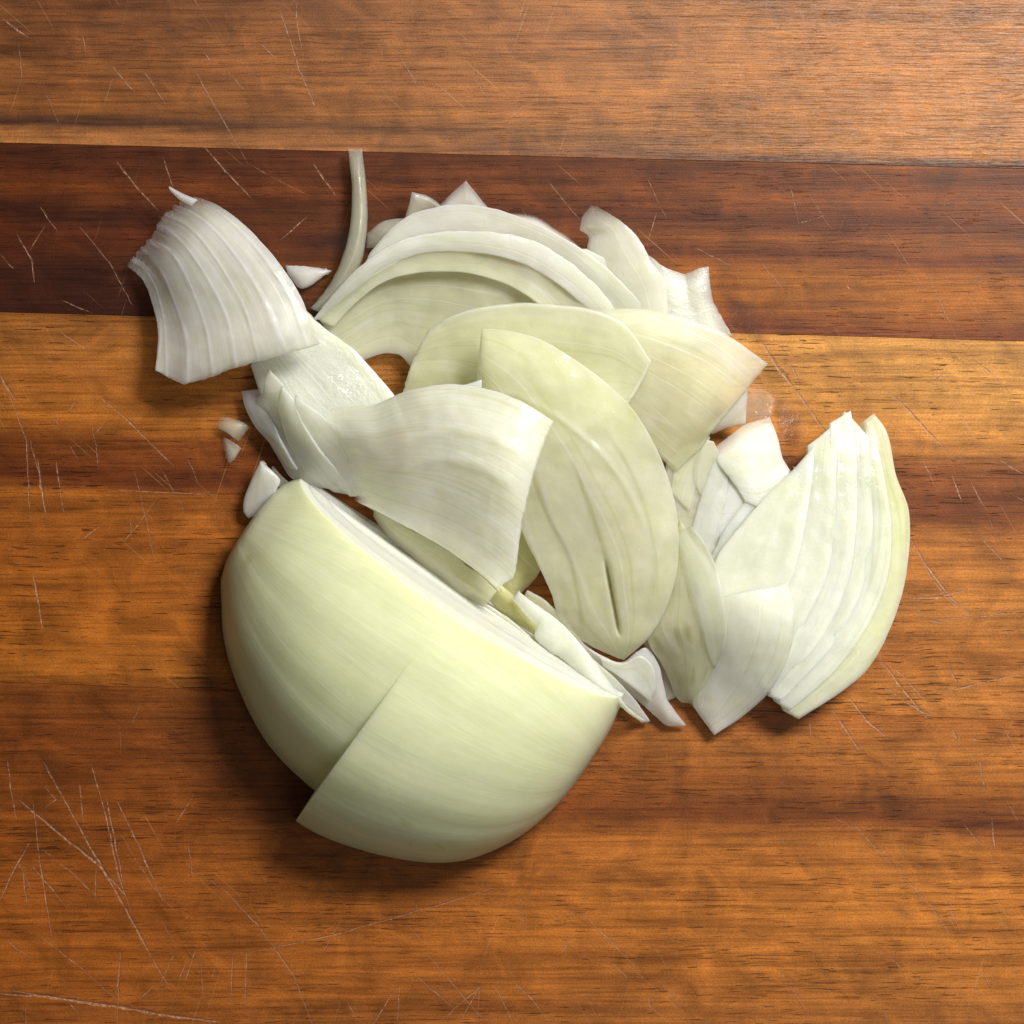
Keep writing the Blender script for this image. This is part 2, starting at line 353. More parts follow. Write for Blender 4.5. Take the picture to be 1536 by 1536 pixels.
W, G = (240, 241, 232), (218, 220, 182)
M = {
 'pale':   flesh('flesh_pale', W, (226, 228, 204), 0.45, 0.30, wet=0.22),
 'green':  flesh('flesh_green', (234, 235, 212), G, 0.55, 0.36, wet=0.2),
 'speck':  flesh('flesh_green_specks', (234, 235, 212), G, 0.55, 0.34, specks=1.0, wet=0.2),
 'deep':   flesh('flesh_deep_green', (224, 225, 200), (210, 211, 176), 0.6, 0.25),
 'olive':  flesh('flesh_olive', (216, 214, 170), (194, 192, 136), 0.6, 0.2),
 'grey':   flesh('flesh_grey', (236, 236, 230), (218, 219, 204), 0.45, 0.34, thin_alpha=0.75, wet=0.15),
 'smoky':  flesh('flesh_smoky_thin', (208, 208, 196), (188, 188, 168), 0.5, 0.55, thin_alpha=0.45, wet=0.3),
 'wet':    flesh('flesh_wet_cut', (230, 232, 226), (214, 218, 202), 0.35, 0.03, wet=1.0, rough=0.28),
 'moist':  flesh('flesh_moist', (242, 244, 234), (224, 229, 204), 0.40, 0.16, wet=0.35, rough=0.3, veins=0.6),
 'skin':   flesh('flesh_outer', (238, 240, 216), (208, 214, 164), 0.5, 0.0, veins=0.26, rough=0.33, sss=0.004, mott=0.35),
 'cut':    flesh('flesh_cut_face', (250, 251, 244), (242, 245, 226), 0.3, 0.0, veins=0.1, rough=0.3, sss=0.0008, mott=0.4),
 'mgreen': flesh('flesh_moist_green', (236, 239, 218), (212, 217, 166), 0.5, 0.05, wet=0.3, rough=0.3),
 'film':   flesh('flesh_film', (226, 196, 166), (218, 186, 150), 0.4, 0.66, thin_alpha=0.34, wet=0.5),
}
M['skin2'] = M['skin']

def spline(pts, n):
    """centripetal-ish Catmull-Rom through the points; a 4th entry marks a corner"""
    segs, cur = [], []
    for p in pts:
        q = np.array([p[0], p[1], p[2]], float)
        cur.append(q)
        if len(p) > 3 and len(cur) > 1:
            segs.append(cur); cur = [q]
    if len(cur) > 1: segs.append(cur)
    dense = []
    for sg in segs:
        k = len(sg)
        for i in range(k - 1):
            p1, p2 = sg[i], sg[i + 1]
            p0 = sg[i - 1] if i > 0 else 2 * p1 - p2
            p3 = sg[i + 2] if i + 2 < k else 2 * p2 - p1
            d = np.linalg.norm((p2 - p1)[:2]) + 1e-6
            d0 = np.linalg.norm((p1 - p0)[:2]) + 1e-6
            d3 = np.linalg.norm((p3 - p2)[:2]) + 1e-6
            m1 = ((p2 - p1) / d + (p1 - p0) / d0) * 0.5 * d
            m2 = ((p3 - p2) / d3 + (p2 - p1) / d) * 0.5 * d
            for s in np.linspace(0, 1, 24, endpoint=False):
                h00 = 2*s**3 - 3*s**2 + 1; h10 = s**3 - 2*s**2 + s; h01 = -2*s**3 + 3*s**2; h11 = s**3 - s**2
                dense.append(h00*p1 + h10*m1 + h01*p2 + h11*m2)
    dense.append(segs[-1][-1])
    dense = np.array(dense)
    L = np.concatenate([[0], np.cumsum(np.linalg.norm(np.diff(dense[:, :2], axis=0), axis=1))])
    if L[-1] < 1e-6: return np.repeat(dense[:1], n, axis=0)
    s = np.linspace(0, L[-1], n)
    return np.stack([np.interp(s, L, dense[:, i]) for i in range(3)], 1)

GR = {}
def patch(name, A, B, mat, th=1.6, Lc=None, Rc=None, bulge=0.0, jag=(0, 0, 0, 0), ribs=None, rim=0.0, rim2=0.0,
          thinA=0, thinB=0, thinL=0, thinR=0, thin_w=0.18, nu=72, nv=26, rough=0.25, grooves=(), parent=None, ubulge=0.0, spots=(1.0, 0.0), on=None, gap=.35):
    """a slice: A and B are its two long edges (px, px, mm), Lc/Rc the inner points of its ends; u runs along the veins"""
    rnd = random.Random(hash(name) % 7919 + int(A[0][0] * 7 + A[0][1]) )
    sd = (A[0][0] * 0.37 + A[0][1] * 0.11) % 50
    a = spline(A, nu); b = spline(B, nu)
    l = spline([tuple(A[0][:3])] + list(Lc or []) + [tuple(B[0][:3])], nv)
    r = spline([tuple(A[-1][:3])] + list(Rc or []) + [tuple(B[-1][:3])], nv)
    u = np.linspace(0, 1, nu)[:, None, None]; v = np.linspace(0, 1, nv)[None, :, None]
    g = (1 - v) * a[:, None] + v * b[:, None] + (1 - u) * l[None] + u * r[None] \
        - ((1 - u) * (1 - v) * a[0] + u * (1 - v) * a[-1] + (1 - u) * v * b[0] + u * v * b[-1])
    U = u[..., 0]; V = v[..., 0]
    g[..., 2] += bulge * 4 * V * (1 - V) * np.clip(4 * U * (1 - U) * 1.6, 0, 1) ** 0.5 + ubulge * 4 * U * (1 - U)
    # jagged outlines: push the rim points in or out a little
    jA, jB, jL, jR = [max(j, rough) for j in jag]
    def nz(t, f, k): return mnoise.noise(Vector((t * f, k * 7.3 + sd, 0.5))) + 0.5 * mnoise.noise(Vector((t * f * 2.7, k * 3.1 + sd, 4.5)))
    lenu = float(np.linalg.norm(np.diff(a[:, :2], axis=0), axis=1).sum() + 1)
    lenv = float(np.linalg.norm(np.diff(l[:, :2], axis=0), axis=1).sum() + np.linalg.norm(np.diff(r[:, :2], axis=0), axis=1).sum()) / 2 + 1
    for i in range(nu):
        dv = g[i, -1, :2] - g[i, 0, :2]; dv = dv / (np.linalg.norm(dv) + 1e-6)
        for j in range(nv):
            vv = j / (nv - 1)
            if vv < .25: g[i, j, :2] += dv * nz(i * lenu / nu, 0.07, 1) * 2.2 * jA * (1 - vv / .25)
            if vv > .75: g[i, j, :2] += dv * nz(i * lenu / nu, 0.07, 2) * 2.2 * jB * (vv - .75) / .25
    for j in range(nv):
        du = g[-1, j, :2] - g[0, j, :2]; du = du / (np.linalg.norm(du) + 1e-6)
        for i in range(nu):
            uu = i / (nu - 1)
            if uu < .15: g[i, j, :2] += du * nz(j * lenv / nv, 0.13, 3) * 2.2 * jL * (1 - uu / .15)
            if uu > .85: g[i, j, :2] += du * nz(j * lenv / nv, 0.13, 4) * 2.2 * jR * (uu - .85) / .15
    wid = lenv * S
    if ribs:
        nr, amp = ribs
        ribw = np.zeros((nu, nv))
        for i in range(nu):
            for j in range(nv):
                x = nr * j / (nv - 1) + 0.25 * mnoise.noise(Vector((i / nu * 2.0, j * .1, sd)))
                f = x - math.floor(x)
                ribw[i, j] = math.exp(-((f - .5) / .07) ** 2)
                g[i, j, 2] += amp * math.exp(-((f - .5) / .09) ** 2) * (0.6 + .4 * mnoise.noise(Vector((i * .2, math.floor(x) * 3.3, sd))))
    for i in range(nu):
        for j in range(nv):
            g[i, j, 2] += 0.5 * mnoise.noise(Vector((g[i, j, 0] * .012, g[i, j, 1] * .012, sd))) + 0.14 * mnoise.noise(Vector((g[i, j, 0] * .05, g[i, j, 1] * .05, sd)))
    for gr_ in grooves:
        pl, wd, dp = gr_[:3]
        q = spline([(x, y, 0) for x, y in pl], 60)[:, :2]
        for i in range(nu):
            for j in range(nv):
                dd = np.linalg.norm(q - g[i, j, :2], axis=1); k = int(dd.argmin())
                tp = min(1.0, min(k, 59 - k) / 9 + 0.02)
                if len(gr_) > 3:      # a step: the leaf edge on one side stands over the other
                    tg = q[min(k + 1, 59)] - q[max(k - 1, 0)]; dl = g[i, j, :2] - q[k]
                    sgn = tg[0] * dl[1] - tg[1] * dl[0]; sgn = sgn / (np.linalg.norm(tg) + 1e-6)
                    g[i, j, 2] -= tp * dp * 0.5 * math.tanh(sgn / 2.0) * math.exp(-(dd[k] / 34) ** 2)
                else:
                    g[i, j, 2] -= tp * dp * math.exp(-(dd[k] / wd) ** 2)
    for base in (on or []):
        bg = GR[base].reshape(-1, 3)
        for i in range(nu):
            for j in range(nv):
                d2 = ((bg[:, :2] - g[i, j, :2]) ** 2).sum(1); k = np.argsort(d2)[:4]
                if d2[k[0]] < 260:
                    ww = 1 / (d2[k] + 1.0)
                    g[i, j, 2] = max(g[i, j, 2], (bg[k, 2] * ww).sum() / ww.sum() + gap)
    GR[name + str(len(GR))] = g.copy(); GR['last'] = g.copy()
    # to the world
    zt = g[..., 2] * 0.001; k = (H - zt) / H * S
    wpos = np.stack([(g[..., 0] - 768) * k, (768 - g[..., 1]) * k, zt], -1)
    du = np.gradient(wpos, axis=0); dv = np.gradient(wpos, axis=1)
    nn = np.cross(du, dv); ln = np.linalg.norm(nn, axis=-1, keepdims=True)
    nn = np.where(ln > 1e-14, nn / np.maximum(ln, 1e-14), np.array([0, 0, 1.0]))
    if nn[nu // 2, nv // 2, 2] < 0: nn = -nn
    nn[..., 2] = np.abs(nn[..., 2])
    T = np.full((nu, nv), th * 0.001)
    # thin rounded edges
    ev = np.minimum(np.minimum(V, 1 - V) * lenv, np.minimum(U, 1 - U) * lenu) * S
    T = T * np.clip(0.55 + 0.45 * ev / 0.0008, 0, 1)
    top = wpos
    bot = wpos - nn * T[..., None]
    mid = wpos - nn * T[..., None] * 0.5
    cen = wpos.reshape(-1, 3).mean(0)
    bot[..., 2] = np.maximum(bot[..., 2], 0.00022)
    top[..., 2] = np.maximum(top[..., 2], 0.0006)
    mid[..., 2] = (top[..., 2] + bot[..., 2]) * .5
    vs = []; fs = []
    idx = lambda i, j: i * nv + j
    N = nu * nv
    vs = np.concatenate([top.reshape(-1, 3), bot.reshape(-1, 3)])
    flip = np.cross(du[nu // 2, nv // 2], dv[nu // 2, nv // 2])[2] < 0
    for i in range(nu - 1):
        for j in range(nv - 1):
            q = (idx(i, j), idx(i + 1, j), idx(i + 1, j + 1), idx(i, j + 1))
            fs.append(q[::-1] if flip else q)
            q = tuple(N + x for x in q)
            fs.append(q if flip else q[::-1])
    ring = [idx(i, 0) for i in range(nu)] + [idx(nu - 1, j) for j in range(1, nv)] + [idx(i, nv - 1) for i in range(nu - 2, -1, -1)] + [idx(0, j) for j in range(nv - 2, 0, -1)]
    R = len(ring); extra = []
    for a_, pr, nx in zip(ring, ring[-1:] + ring[:-1], ring[1:] + ring[:1]):
        i, j = divmod(a_, nv)
        tg = top.reshape(-1, 3)[nx] - top.reshape(-1, 3)[pr]
        o_ = np.cross(tg, nn[i, j]); o_ = o_ / (np.linalg.norm(o_) + 1e-12)
        if flip: o_ = -o_
        extra.append(mid[i, j] + o_ * T[i, j] * 0.10)
    vs = np.concatenate([vs, np.array(extra)])
    for k_ in range(R):
        k2 = (k_ + 1) % R
        if thinL == 1 and ring[k_] < nv and ring[k2] < nv: continue
        q1 = (ring[k_], 2 * N + k_, 2 * N + k2, ring[k2]); q2 = (2 * N + k_, N + ring[k_], N + ring[k2], 2 * N + k2)
        fs.append(q1[::-1] if flip else q1); fs.append(q2[::-1] if flip else q2)
    me = bpy.data.meshes.new(name)
    ctr = Vector((float(cen[0]), float(cen[1]), 0.0))
    me.from_pydata([(Vector(p) - ctr) for p in vs], [], fs)
    me.validate()
    me.polygons.foreach_set('use_smooth', [True] * len(me.polygons))
    # attributes
    th_a = np.zeros((nu, nv)); rm = np.zeros((nu, nv))
    def edge(d):
        q = np.clip(1 - d / thin_w, 0, 1)
        return q * q * (3 - 2 * q)
    th_a = np.maximum.reduce([thinA * edge(V) + 0 * U, thinB * edge(1 - V) + 0 * U, thinL * edge(U) + 0 * V, thinR * edge(1 - U) + 0 * V])
    if rim: rm = np.maximum(rm, np.clip((rim - V) / (0.25 * rim) , 0, 1) + 0 * U)
    if rim2: rm = np.maximum(rm, np.clip((rim2 - (1 - V)) / (0.5 * rim2), 0, 1) + 0 * U)
    if ribs: rm = np.maximum(rm, ribw * 0.9)
    def full(x):
        x = x.reshape(-1); return np.concatenate([x, x, x[ring]])
    sp_a = np.clip((spots[0] - V) / 0.08, 0, 1) * np.clip((U - spots[1]) / 0.1, 0, 1)
    for an, arr in (('thin', th_a), ('rim', rm), ('spots', sp_a)):
        at = me.attributes.new(an, 'FLOAT', 'POINT'); vals = full(arr)
        if an == 'rim': vals[2 * N:] = 0.8
        at.data.foreach_set('value', vals.astype(np.float32))
    uvl = me.uv_layers.new(name='metric')
    Uf = full((U * lenu * S + 0 * V) + sd * 0.01); Vf = full((V * wid + 0 * U) + sd * 0.013)
    li = np.zeros(len(me.loops), dtype=np.int32); me.loops.foreach_get('vertex_index', li)
    uvl.data.foreach_set('uv', np.stack([Uf[li], Vf[li]], 1).astype(np.float32).ravel())
    me.materials.append(M[mat])
    o = bpy.data.objects.new(name, me)
    C.objects.link(o)
    if parent is not None:
        o.parent = parent
        o.location = ctr - parent.location
    else:
        o.location = ctr
    return o

def piece(name, label, cat, A, B, mat, group=None, **kw):
    o = patch(name, A, B, mat, **kw)
    return finish(o, label, cat, group)

def holder(name, label, cat, x, y, group=None):
    o = bpy.data.objects.new(name, None)
    o.location = Vector(P(x, y)); C.objects.link(o)
    return finish(o, label, cat, group)

# ------------------------------------------------------------------ the half onion
axis = np.array([0.8339, 0.5519]); nrm = np.array([-0.5519, 0.8339])   # in pixel directions
O = np.array([415.0, 730.0]); LEN = 615.0; NA = 75.0
RA = np.array([[0,62],[8,86],[26,112],[60,156],[96,190],[160,232],[245,262],[310,271],[400,263],[483,236],[540,202],[580,158],[603,112],[615,66]], float)
def rad(a):
    q = spline([(x, y, 0) for x, y in RA], 200)
    return np.interp(a, q[:, 0], q[:, 1])
RQ = spline([(x, y, 0) for x, y in RA], 200)
def radf(a): return float(np.interp(a, RQ[:, 0], RQ[:, 1]))
def W3(a, n, z):
    p = O + axis * a + nrm * n
    return Vector(((p[0] - 768) * S, (768 - p[1]) * S, z))
half = holder('half_onion', 'peeled pale green half onion lying cut side down beside the pile of slices', 'onion', 640, 960)
def cut_and_link(bm, name, mat, planes, label=None):
    uvl = bm.loops.layers.uv.active
    for (co, no) in planes:
        r = bmesh.ops.bisect_plane(bm, geom=bm.verts[:] + bm.edges[:] + bm.faces[:], plane_co=co, plane_no=no, clear_outer=True)
        eds = [e for e in r['geom_cut'] if isinstance(e, bmesh.types.BMEdge)]
        f = bmesh.ops.holes_fill(bm, edges=eds, sides=0)
        for fc in f['faces']:
            fc.material_index = 1
            fc.smooth = False
            for lp in fc.loops:
                p = lp.vert.co + half.location
                lp[uvl].uv = (p.x * 0.8 - p.y * 0.55, math.sqrt((p.z) ** 2 + (p.x * .55 + p.y * .83) ** 2 * .2))
    bmesh.ops.recalc_face_normals(bm, faces=bm.faces)
    me = bpy.data.meshes.new(name); bm.to_mesh(me); bm.free()
    me.materials.append(M[mat]); me.materials.append(M['cut'])
    me.set_sharp_from_angle(angle=math.radians(40))
    o = bpy.data.objects.new(name, me); C.objects.link(o); o.parent = half
    if label: o['label'] = label
    return o
# cutting plane: leans so that the cut face looks up and to the right
na = nrm[0] * 1.0, -nrm[1] * 1.0            # +n direction in world x, y
tilt = 0.15
pn = Vector((-na[0], -na[1], tilt * 1.0)).normalized()   # outward = away from +n, up
pc = W3(0, 0, 0.033) - half.location
def shell(ro, ri, a0, a1, t0, t1, name, mat, planes, na_=70, nt=64, label=None, seed=0.0, ribs=0.0, alist=None):
    if alist: na_ = len(alist)
    bm = bmesh.new(); uvl = bm.loops.layers.uv.new('metric')
    V1, V2 = [], []
    for i in range(na_):
        a = alist[i] if alist else a0 + (a1 - a0) * i / (na_ - 1)
        r1, r2 = [], []
        for j in range(nt):
            th = t0 + (t1 - t0) * j / (nt - 1)
            wob = 1.0 + 0.012 * mnoise.noise(Vector((a * .01, th * 1.5, 0.3))) + ribs * (abs(math.sin(th * 9 + .5 * math.sin(a * .008 + 0.3))) ** .6 - .6)
            for rr, dst, wb in ((ro(a, th), r1, wob), (ri(a, th), r2, wob)):
                R_ = rr * wb
                sh = 13 * (1 - math.cos(th)) * max(0, 1 - abs(a - 300) / 120) if alist else 0
                dst.append(bm.verts.new(W3(a + sh, NA + R_ * math.cos(th), max(0.0003, R_ * math.sin(th) * S)) - half.location))
        V1.append(r1); V2.append(r2)
    def face(q, uvs):
        try: f = bm.faces.new(q)
        except ValueError: return
        f.smooth = True
        for lp, t_ in zip(f.loops, uvs): lp[uvl].uv = t_
    def uvp(i, j): return ((alist[i] if alist else a0 + (a1 - a0) * i / (na_ - 1)) * S * 0.7, (t0 + (t1 - t0) * j / (nt - 1)) * 0.03 + seed)
    for i in range(na_ - 1):
        for j in range(nt - 1):
            c = [(i, j), (i + 1, j), (i + 1, j + 1), (i, j + 1)]
            face([V1[x][y] for x, y in c], [uvp(x, y) for x, y in c])
            face([V2[x][y] for x, y in c][::-1], [uvp(x, y) for x, y in c][::-1])
    for i in range(na_ - 1):
        for j in (0, nt - 1):
            face([V1[i][j], V1[i + 1][j], V2[i + 1][j], V2[i][j]], [uvp(i, j)] * 4)
    for j in range(nt - 1):
        for i in (0, na_ - 1):
            face([V1[i][j], V1[i][j + 1], V2[i][j + 1], V2[i][j]], [uvp(i, j)] * 4)
    bmesh.ops.recalc_face_normals(bm, faces=bm.faces)
    return cut_and_link(bm, name, mat, planes, label)
def ro_k(k):
    return lambda a, th: max(3.0, radf(a) * (1 - 0.165 * k) - 0.5 * k)
def ri_k(k):
    return lambda a, th: 1.5 if k == 4 else max(2.0, radf(a) * (1 - 0.165 * (k + 1)) - 0.5 * (k + 1))
def offs(a, th):
    base = np.interp(a, [290, 420, 540, 600, 617], [54, 45, 34, 20, 10])
    return base * max(0.0, math.cos(th)) ** 1.7
def o_out(a, th): return radf(min(a, 614)) + (offs(a, th) if a > 300 else 0.0)
a_list = list(np.linspace(1, 297, 40)) + [299.6, 300.4] + list(np.linspace(304, LEN - 1, 40))
for k in range(5):
    shell(o_out if k == 0 else ro_k(k), ri_k(k), 1 + k * 1.5, LEN - 1 - k * 1.5, 0.0, math.pi, 'outer_layer' if k == 0 else 'layer', 'skin', [(pc, pn)],
          seed=k * 1.7, label='outermost layer, its right half thicker and ending in a straight cut edge' if k == 0 else None, ribs=0.008, alist=a_list if k == 0 else None)

# ------------------------------------------------------------------ slices, from the board upwards
SG = 'onion slices heaped beside the half onion'
SH = 'small onion shards scattered on the board'

piece('onion_strip', 'thin curved translucent strip sticking up over the dark plank', 'onion slice',
    [(522,223,3),(528,290,4),(524,345,5),(512,390,5),(495,425,4),(466,462,3)], [(543,223,3),(551,300,4),(550,350,5),(540,400,5),(512,440,4),(478,468,3)],
    'smoky', SG, th=2.2, bulge=1.2, nu=60, nv=12, thinL=.3)
piece('onion_shard', 'small white pointed shard between the ribbed slice and the thin strip', 'onion shard',
    [(428,399,2,1),(455,399,3),(497,405,2)], [(432,412,1.5),(452,433,2),(497,407,2)], 'grey', SH, th=1.5, bulge=.8, nu=24, nv=12, jag=(.8,.8,.3,.3))
piece('onion_shard', 'grey translucent shard right of the thin strip, half under the cup slice', 'onion shard',
    [(550,350,2),(572,333,3),(612,326,3)], [(550,372,1.5),(575,372,2),(612,365,2)], 'smoky', SH, th=1.5, bulge=1, nu=24, nv=12)
piece('onion_slice_tip', 'small clear curled tip, left of the two tips above the cup slice', 'onion slice',
    [(604,345,4),(610,318,5),(618,288,6,1),(645,296,5),(672,318,5)], [(612,350,4),(625,335,4),(640,325,4),(652,320,4),(672,322,4)], 'smoky', SG, th=1.2, bulge=.8, nu=40, nv=12, jag=(.6,0,0,0))
piece('onion_slice_tip', 'pointed triangular grey tip standing highest above the cup slice', 'onion slice',
    [(650,318,4),(675,292,6),(699,271,8,1),(718,294,6),(738,320,4)], [(662,330,3),(680,328,4),(697,326,4),(715,326,4),(735,330,3)], 'grey', SG, th=1.4, bulge=.6, nu=40, nv=12, thinA=.5, thin_w=.35)
piece('onion_slice_fringe', 'frayed translucent fringe behind the upper right of the cup slice', 'onion slice',
    [(742,317,3),(770,318,4),(805,323,4),(835,342,4),(862,360,4),(892,388,3)], [(742,335,3),(800,350,4),(850,375,4),(892,410,3)], 'grey', SG, th=1.2, nu=90, nv=14, jag=(1.2,0,0,0), thinA=.95, thin_w=.45)

# upright slice with notched top, behind on the right
piece('notched_onion_slice', 'pale slice with a notched rounded tip pointing up at the dark plank', 'onion slice',
    [(886,309,9),(873,326,9),(869,345,8,1),(883,354,8),(881,372,8),(900,410,8),(930,472,7),(960,520,6)], [(893,309,9),(915,321,10),(940,338,11),(958,358,11),(975,388,11),(994,418,11),(1002,460,10),(1004,520,8)],
    'pale', SG, th=1.8, bulge=1.2, thinL=.6, thin_w=.3, jag=(.5,.6,0,0))
piece('wet_onion_slice', 'wet glistening slice end at the upper right beside the notched slice', 'onion slice',
    [(972,384,6),(1000,402,7),(1028,412,6,1),(1046,403,7),(1063,400,7)], [(990,500,5),(1040,515,5),(1098,503,4)], 'wet', SG, th=2.2, bulge=1.2,
    Rc=[(1066,430,7),(1070,450,6),(1082,475,5)], thinR=.45, thinA=.4, thin_w=.2, jag=(.4,0,0,.5), nv=30)

# the cup of nested layers
cup = holder('onion_slice_cup', 'wide cupped slice of nested layers lying open at the top of the pile', 'onion slice', 690, 440, SG)
patch('layer', [(556,378,9.0),(590,340,10.5),(622,320,11.25),(700,307,12.0),(762,320,12.0),(850,360,12.0),(905,398,11.25),(955,448,9.75),(985,482,9.0)],
    [(530,425,7.5),(590,375,9.0),(650,356,9.75),(720,352,10.5),(790,366,10.5),(850,404,9.75),(895,446,9.0),(930,490,8.25)], 'pale', th=1.1, bulge=.25, parent=cup, nu=90, jag=(.5,0,0,0))
patch('layer', [(880,374,9.75),(930,400,9.0),(975,440,8.25),(1000,480,7.5)], [(850,372,9.75),(890,410,9.0),(930,450,9.0),(960,490,8.25)], 'pale', th=1.0, bulge=.2, parent=cup, nu=40, nv=14)
patch('layer', [(470,481,6.75),(497,446,9.0),(540,400,11.25),(600,362,12.38),(690,347,13.12),(790,358,13.12),(852,392,12.75),(905,440,11.25),(940,490,9.75)],
    [(484,478,6.38),(530,438,8.77),(575,405,10.35),(625,382,11.55),(700,378,12.45),(775,392,12.45),(835,425,12.0),(875,458,10.8),(905,492,9.3)], 'pale', th=1.2, bulge=.25, parent=cup, nu=100, jag=(.7,0,0,0), rim=.01)
patch('layer', [(476,479,6.0),(530,436,9.0),(575,403,10.5),(625,380,11.4),(700,376,12.15),(775,390,12.15),(835,423,11.4),(880,462,10.5)],
    [(500,490,6.0),(535,452,8.25),(575,422,9.9),(625,409,10.73),(700,409,11.1),(762,427,11.1),(806,455,10.8),(840,490,9.75)], 'green', th=.9, bulge=-.3, parent=cup, nu=90)
patch('layer', [(478,478,4.88),(515,445,6.75),(565,412,8.25),(625,395,9.0),(700,395,9.3),(765,412,9.3),(815,440,9.3),(855,485,8.55)],
    [(525,545,3.0),(545,540,3.38),(575,530,3.75),(600,533,3.75),(618,552,3.75),(660,585,3.75),(760,600,4.5)], 'deep', th=1.0, bulge=-.8, parent=cup, nu=90, rim2=.14, thinB=.35, nv=34)

# white glistening slab and the ribbed slice over it
piece('wet_onion_slab', 'thick white wet cut slab sparkling between the ribbed slice and the front slice', 'onion slice',
    [(440,452,7),(478,487,8),(508,508,8.5),(530,525,9),(560,558,9),(589,592,9),(610,640,8)], [(376,548,3,1),(388,585,5),(402,620,7),(430,650,8),(470,670,8)], 'wet', SG, th=6, bulge=1.0,
    Lc=[(410,500,5)], nu=60, nv=40)
piece('ribbed_onion_slice', 'ribbed greyish slice with a ragged top end, leftmost of the pile', 'onion slice',
    [(292,298,9),(322,306,11),(352,325,13),(402,374,15),(446,435,16),(466,482,16),(480,516,15)], [(191,399,3),(214,420,4.5),(228,455,6),(237,500,8),(233,554,10)], 'grey', SG,
    Lc=[(268,305,8),(246,322,7),(228,352,6),(212,372,5),(204,380,4)], Rc=[(440,528,15),(405,538,14),(350,553,13),(310,568,12),(276,577,11,1),(254,567,10)],
    th=1.3, bulge=3.5, ribs=(7, .38), nu=100, nv=130, jag=(0,.2,2.2,.5), thinL=.7, thinB=.2, thin_w=.27)
piece('onion_shard', 'tiny glassy sliver poking from the ragged top of the ribbed slice', 'onion shard',
    [(252,279,9),(272,289,10),(297,300,10.5)], [(256,287,9),(270,300,10),(288,309,10.3)], 'grey', SH, th=1.0, bulge=.5, nu=20, nv=8)

# leaves at the left end of the front slice
piece('onion_slice', 'short dim leaf, outermost of the leaves left of the front slice', 'onion slice',
    [(362,587,3),(368,612,3.5),(384,642,4),(402,662,4),(430,700,4)], [(392,583,6),(400,610,7),(412,640,7),(425,670,7),(445,705,6)], 'grey', SG, th=0.9, bulge=.35, nu=40, nv=14, thinL=.5)
piece('onion_slice', 'white leaf with a notched pointed end against the glistening slab', 'onion slice',
    [(404,554,10.5),(396,574,9.5),(394,592,8,1),(384,597,6,1),(391,628,5),(402,660,4.5),(420,692,4),(436,716,3.5),(458,728,4)], [(405,555,10.5),(424,578,11),(434,612,11),(448,650,10),(475,700,9),(505,735,7)], 'grey', SG, th=0.9, bulge=.35, nu=60, nv=20)
piece('onion_slice', 'narrow grey white leaf, third from the left beside the front slice', 'onion slice',
    [(422,580,12),(418,602,11),(424,640,9),(440,680,7),(466,714,6),(500,738,6)], [(423,580,12),(438,596,12.5),(452,630,12.5),(475,670,12),(510,712,10),(540,745,8)], 'pale', SG, th=0.9, bulge=.35, nu=60, nv=18)
piece('onion_slice', 'pale leaf tucked closest under the left end of the front slice', 'onion slice',
    [(443,594,13),(441,612,12.5),(449,645,11),(466,680,9.5),(490,712,8.5),(525,745,8)], [(444,594,13),(462,608,14),(480,622,14.5),(520,660,14.5),(560,700,14),(590,745,12)], 'pale', SG, th=0.9, bulge=.35, nu=60, nv=20)

# right hand group, lowest first
piece('onion_film', 'thin pinkish see-through film on the honey plank beside the right slices', 'onion shard',
    [(1112,580,1.4),(1138,571,1.4),(1156,584,1.4),(1167,603,1.2)], [(1112,640,1.4),(1135,640,1.4),(1155,632,1.4),(1160,612,1.2)], 'film', None, th=.4, nu=40, nv=30, thinR=1, thinA=1, thinB=1, thin_w=.4, jag=(1,1,0,1))
piece('onion_slice', 'short white triangle of onion below the right tip of the rimmed slice', 'onion slice',
    [(1060,648,6),(1090,615,8),(1122,578,9)], [(1068,651,4),(1092,642,5),(1118,637,6)], 'moist', SG, th=0.9, bulge=.3, nu=24, nv=14)
piece('onion_slice', 'wide yellow green slice with dark dots below the rimmed slice', 'onion slice',
    [(1000,690,8.2),(1045,664,8.4),(1085,690,8.4),(1135,765,8.4)], [(985,850,6),(1020,860,7),(1060,865,7.5),(1090,850,8)], 'green', SG, th=0.9, bulge=.3, nu=50, nv=30)
GR['mass'] = GR['last']
piece('onion_slice', 'yellow leaf folded between the rimmed slice and the white block', 'onion slice',
    [(1064,655,8),(1040,672,8),(1012,702,8),(1006,738,8)], [(1065,657,8),(1056,690,8),(1050,725,8),(1036,770,8)], 'green', SG, th=0.9, bulge=0, on=['mass'], gap=.12, thinB=.6, nu=30, nv=14)
piece('onion_slice', 'pale green leaf standing just left of the white block', 'onion slice',
    [(1058,660,8),(1042,695,8),(1040,720,8),(1050,742,8)], [(1070,662,8),(1085,690,8),(1096,718,8),(1054,743,8)], 'green', SG, th=0.9, bulge=0, on=['mass'], gap=.3, thinA=.3, nu=30, nv=14)
piece('onion_slice', 'narrow pale slice running down beside the square ended piece', 'onion slice',
    [(1072,690,8),(1056,730,8),(1040,785,8),(1028,845,8)], [(1096,690,8),(1092,740,8),(1080,795,8),(1060,852,8)], 'pale', SG, th=.9, on=['mass'], gap=.35, nu=50, nv=18, thinB=.3, jag=(.4,.4,0,0))
piece('onion_slice', 'thin whitish strip lying along the left edge of the large right slice', 'onion slice',
    [(1118,752,8),(1092,786,8),(1070,828,8),(1056,862,8)], [(1142,758,8),(1118,796,8),(1090,840,8),(1074,868,8)], 'moist', SG, th=.9, on=['mass'], gap=.55, nu=50, nv=14, jag=(.6,.3,0,0))
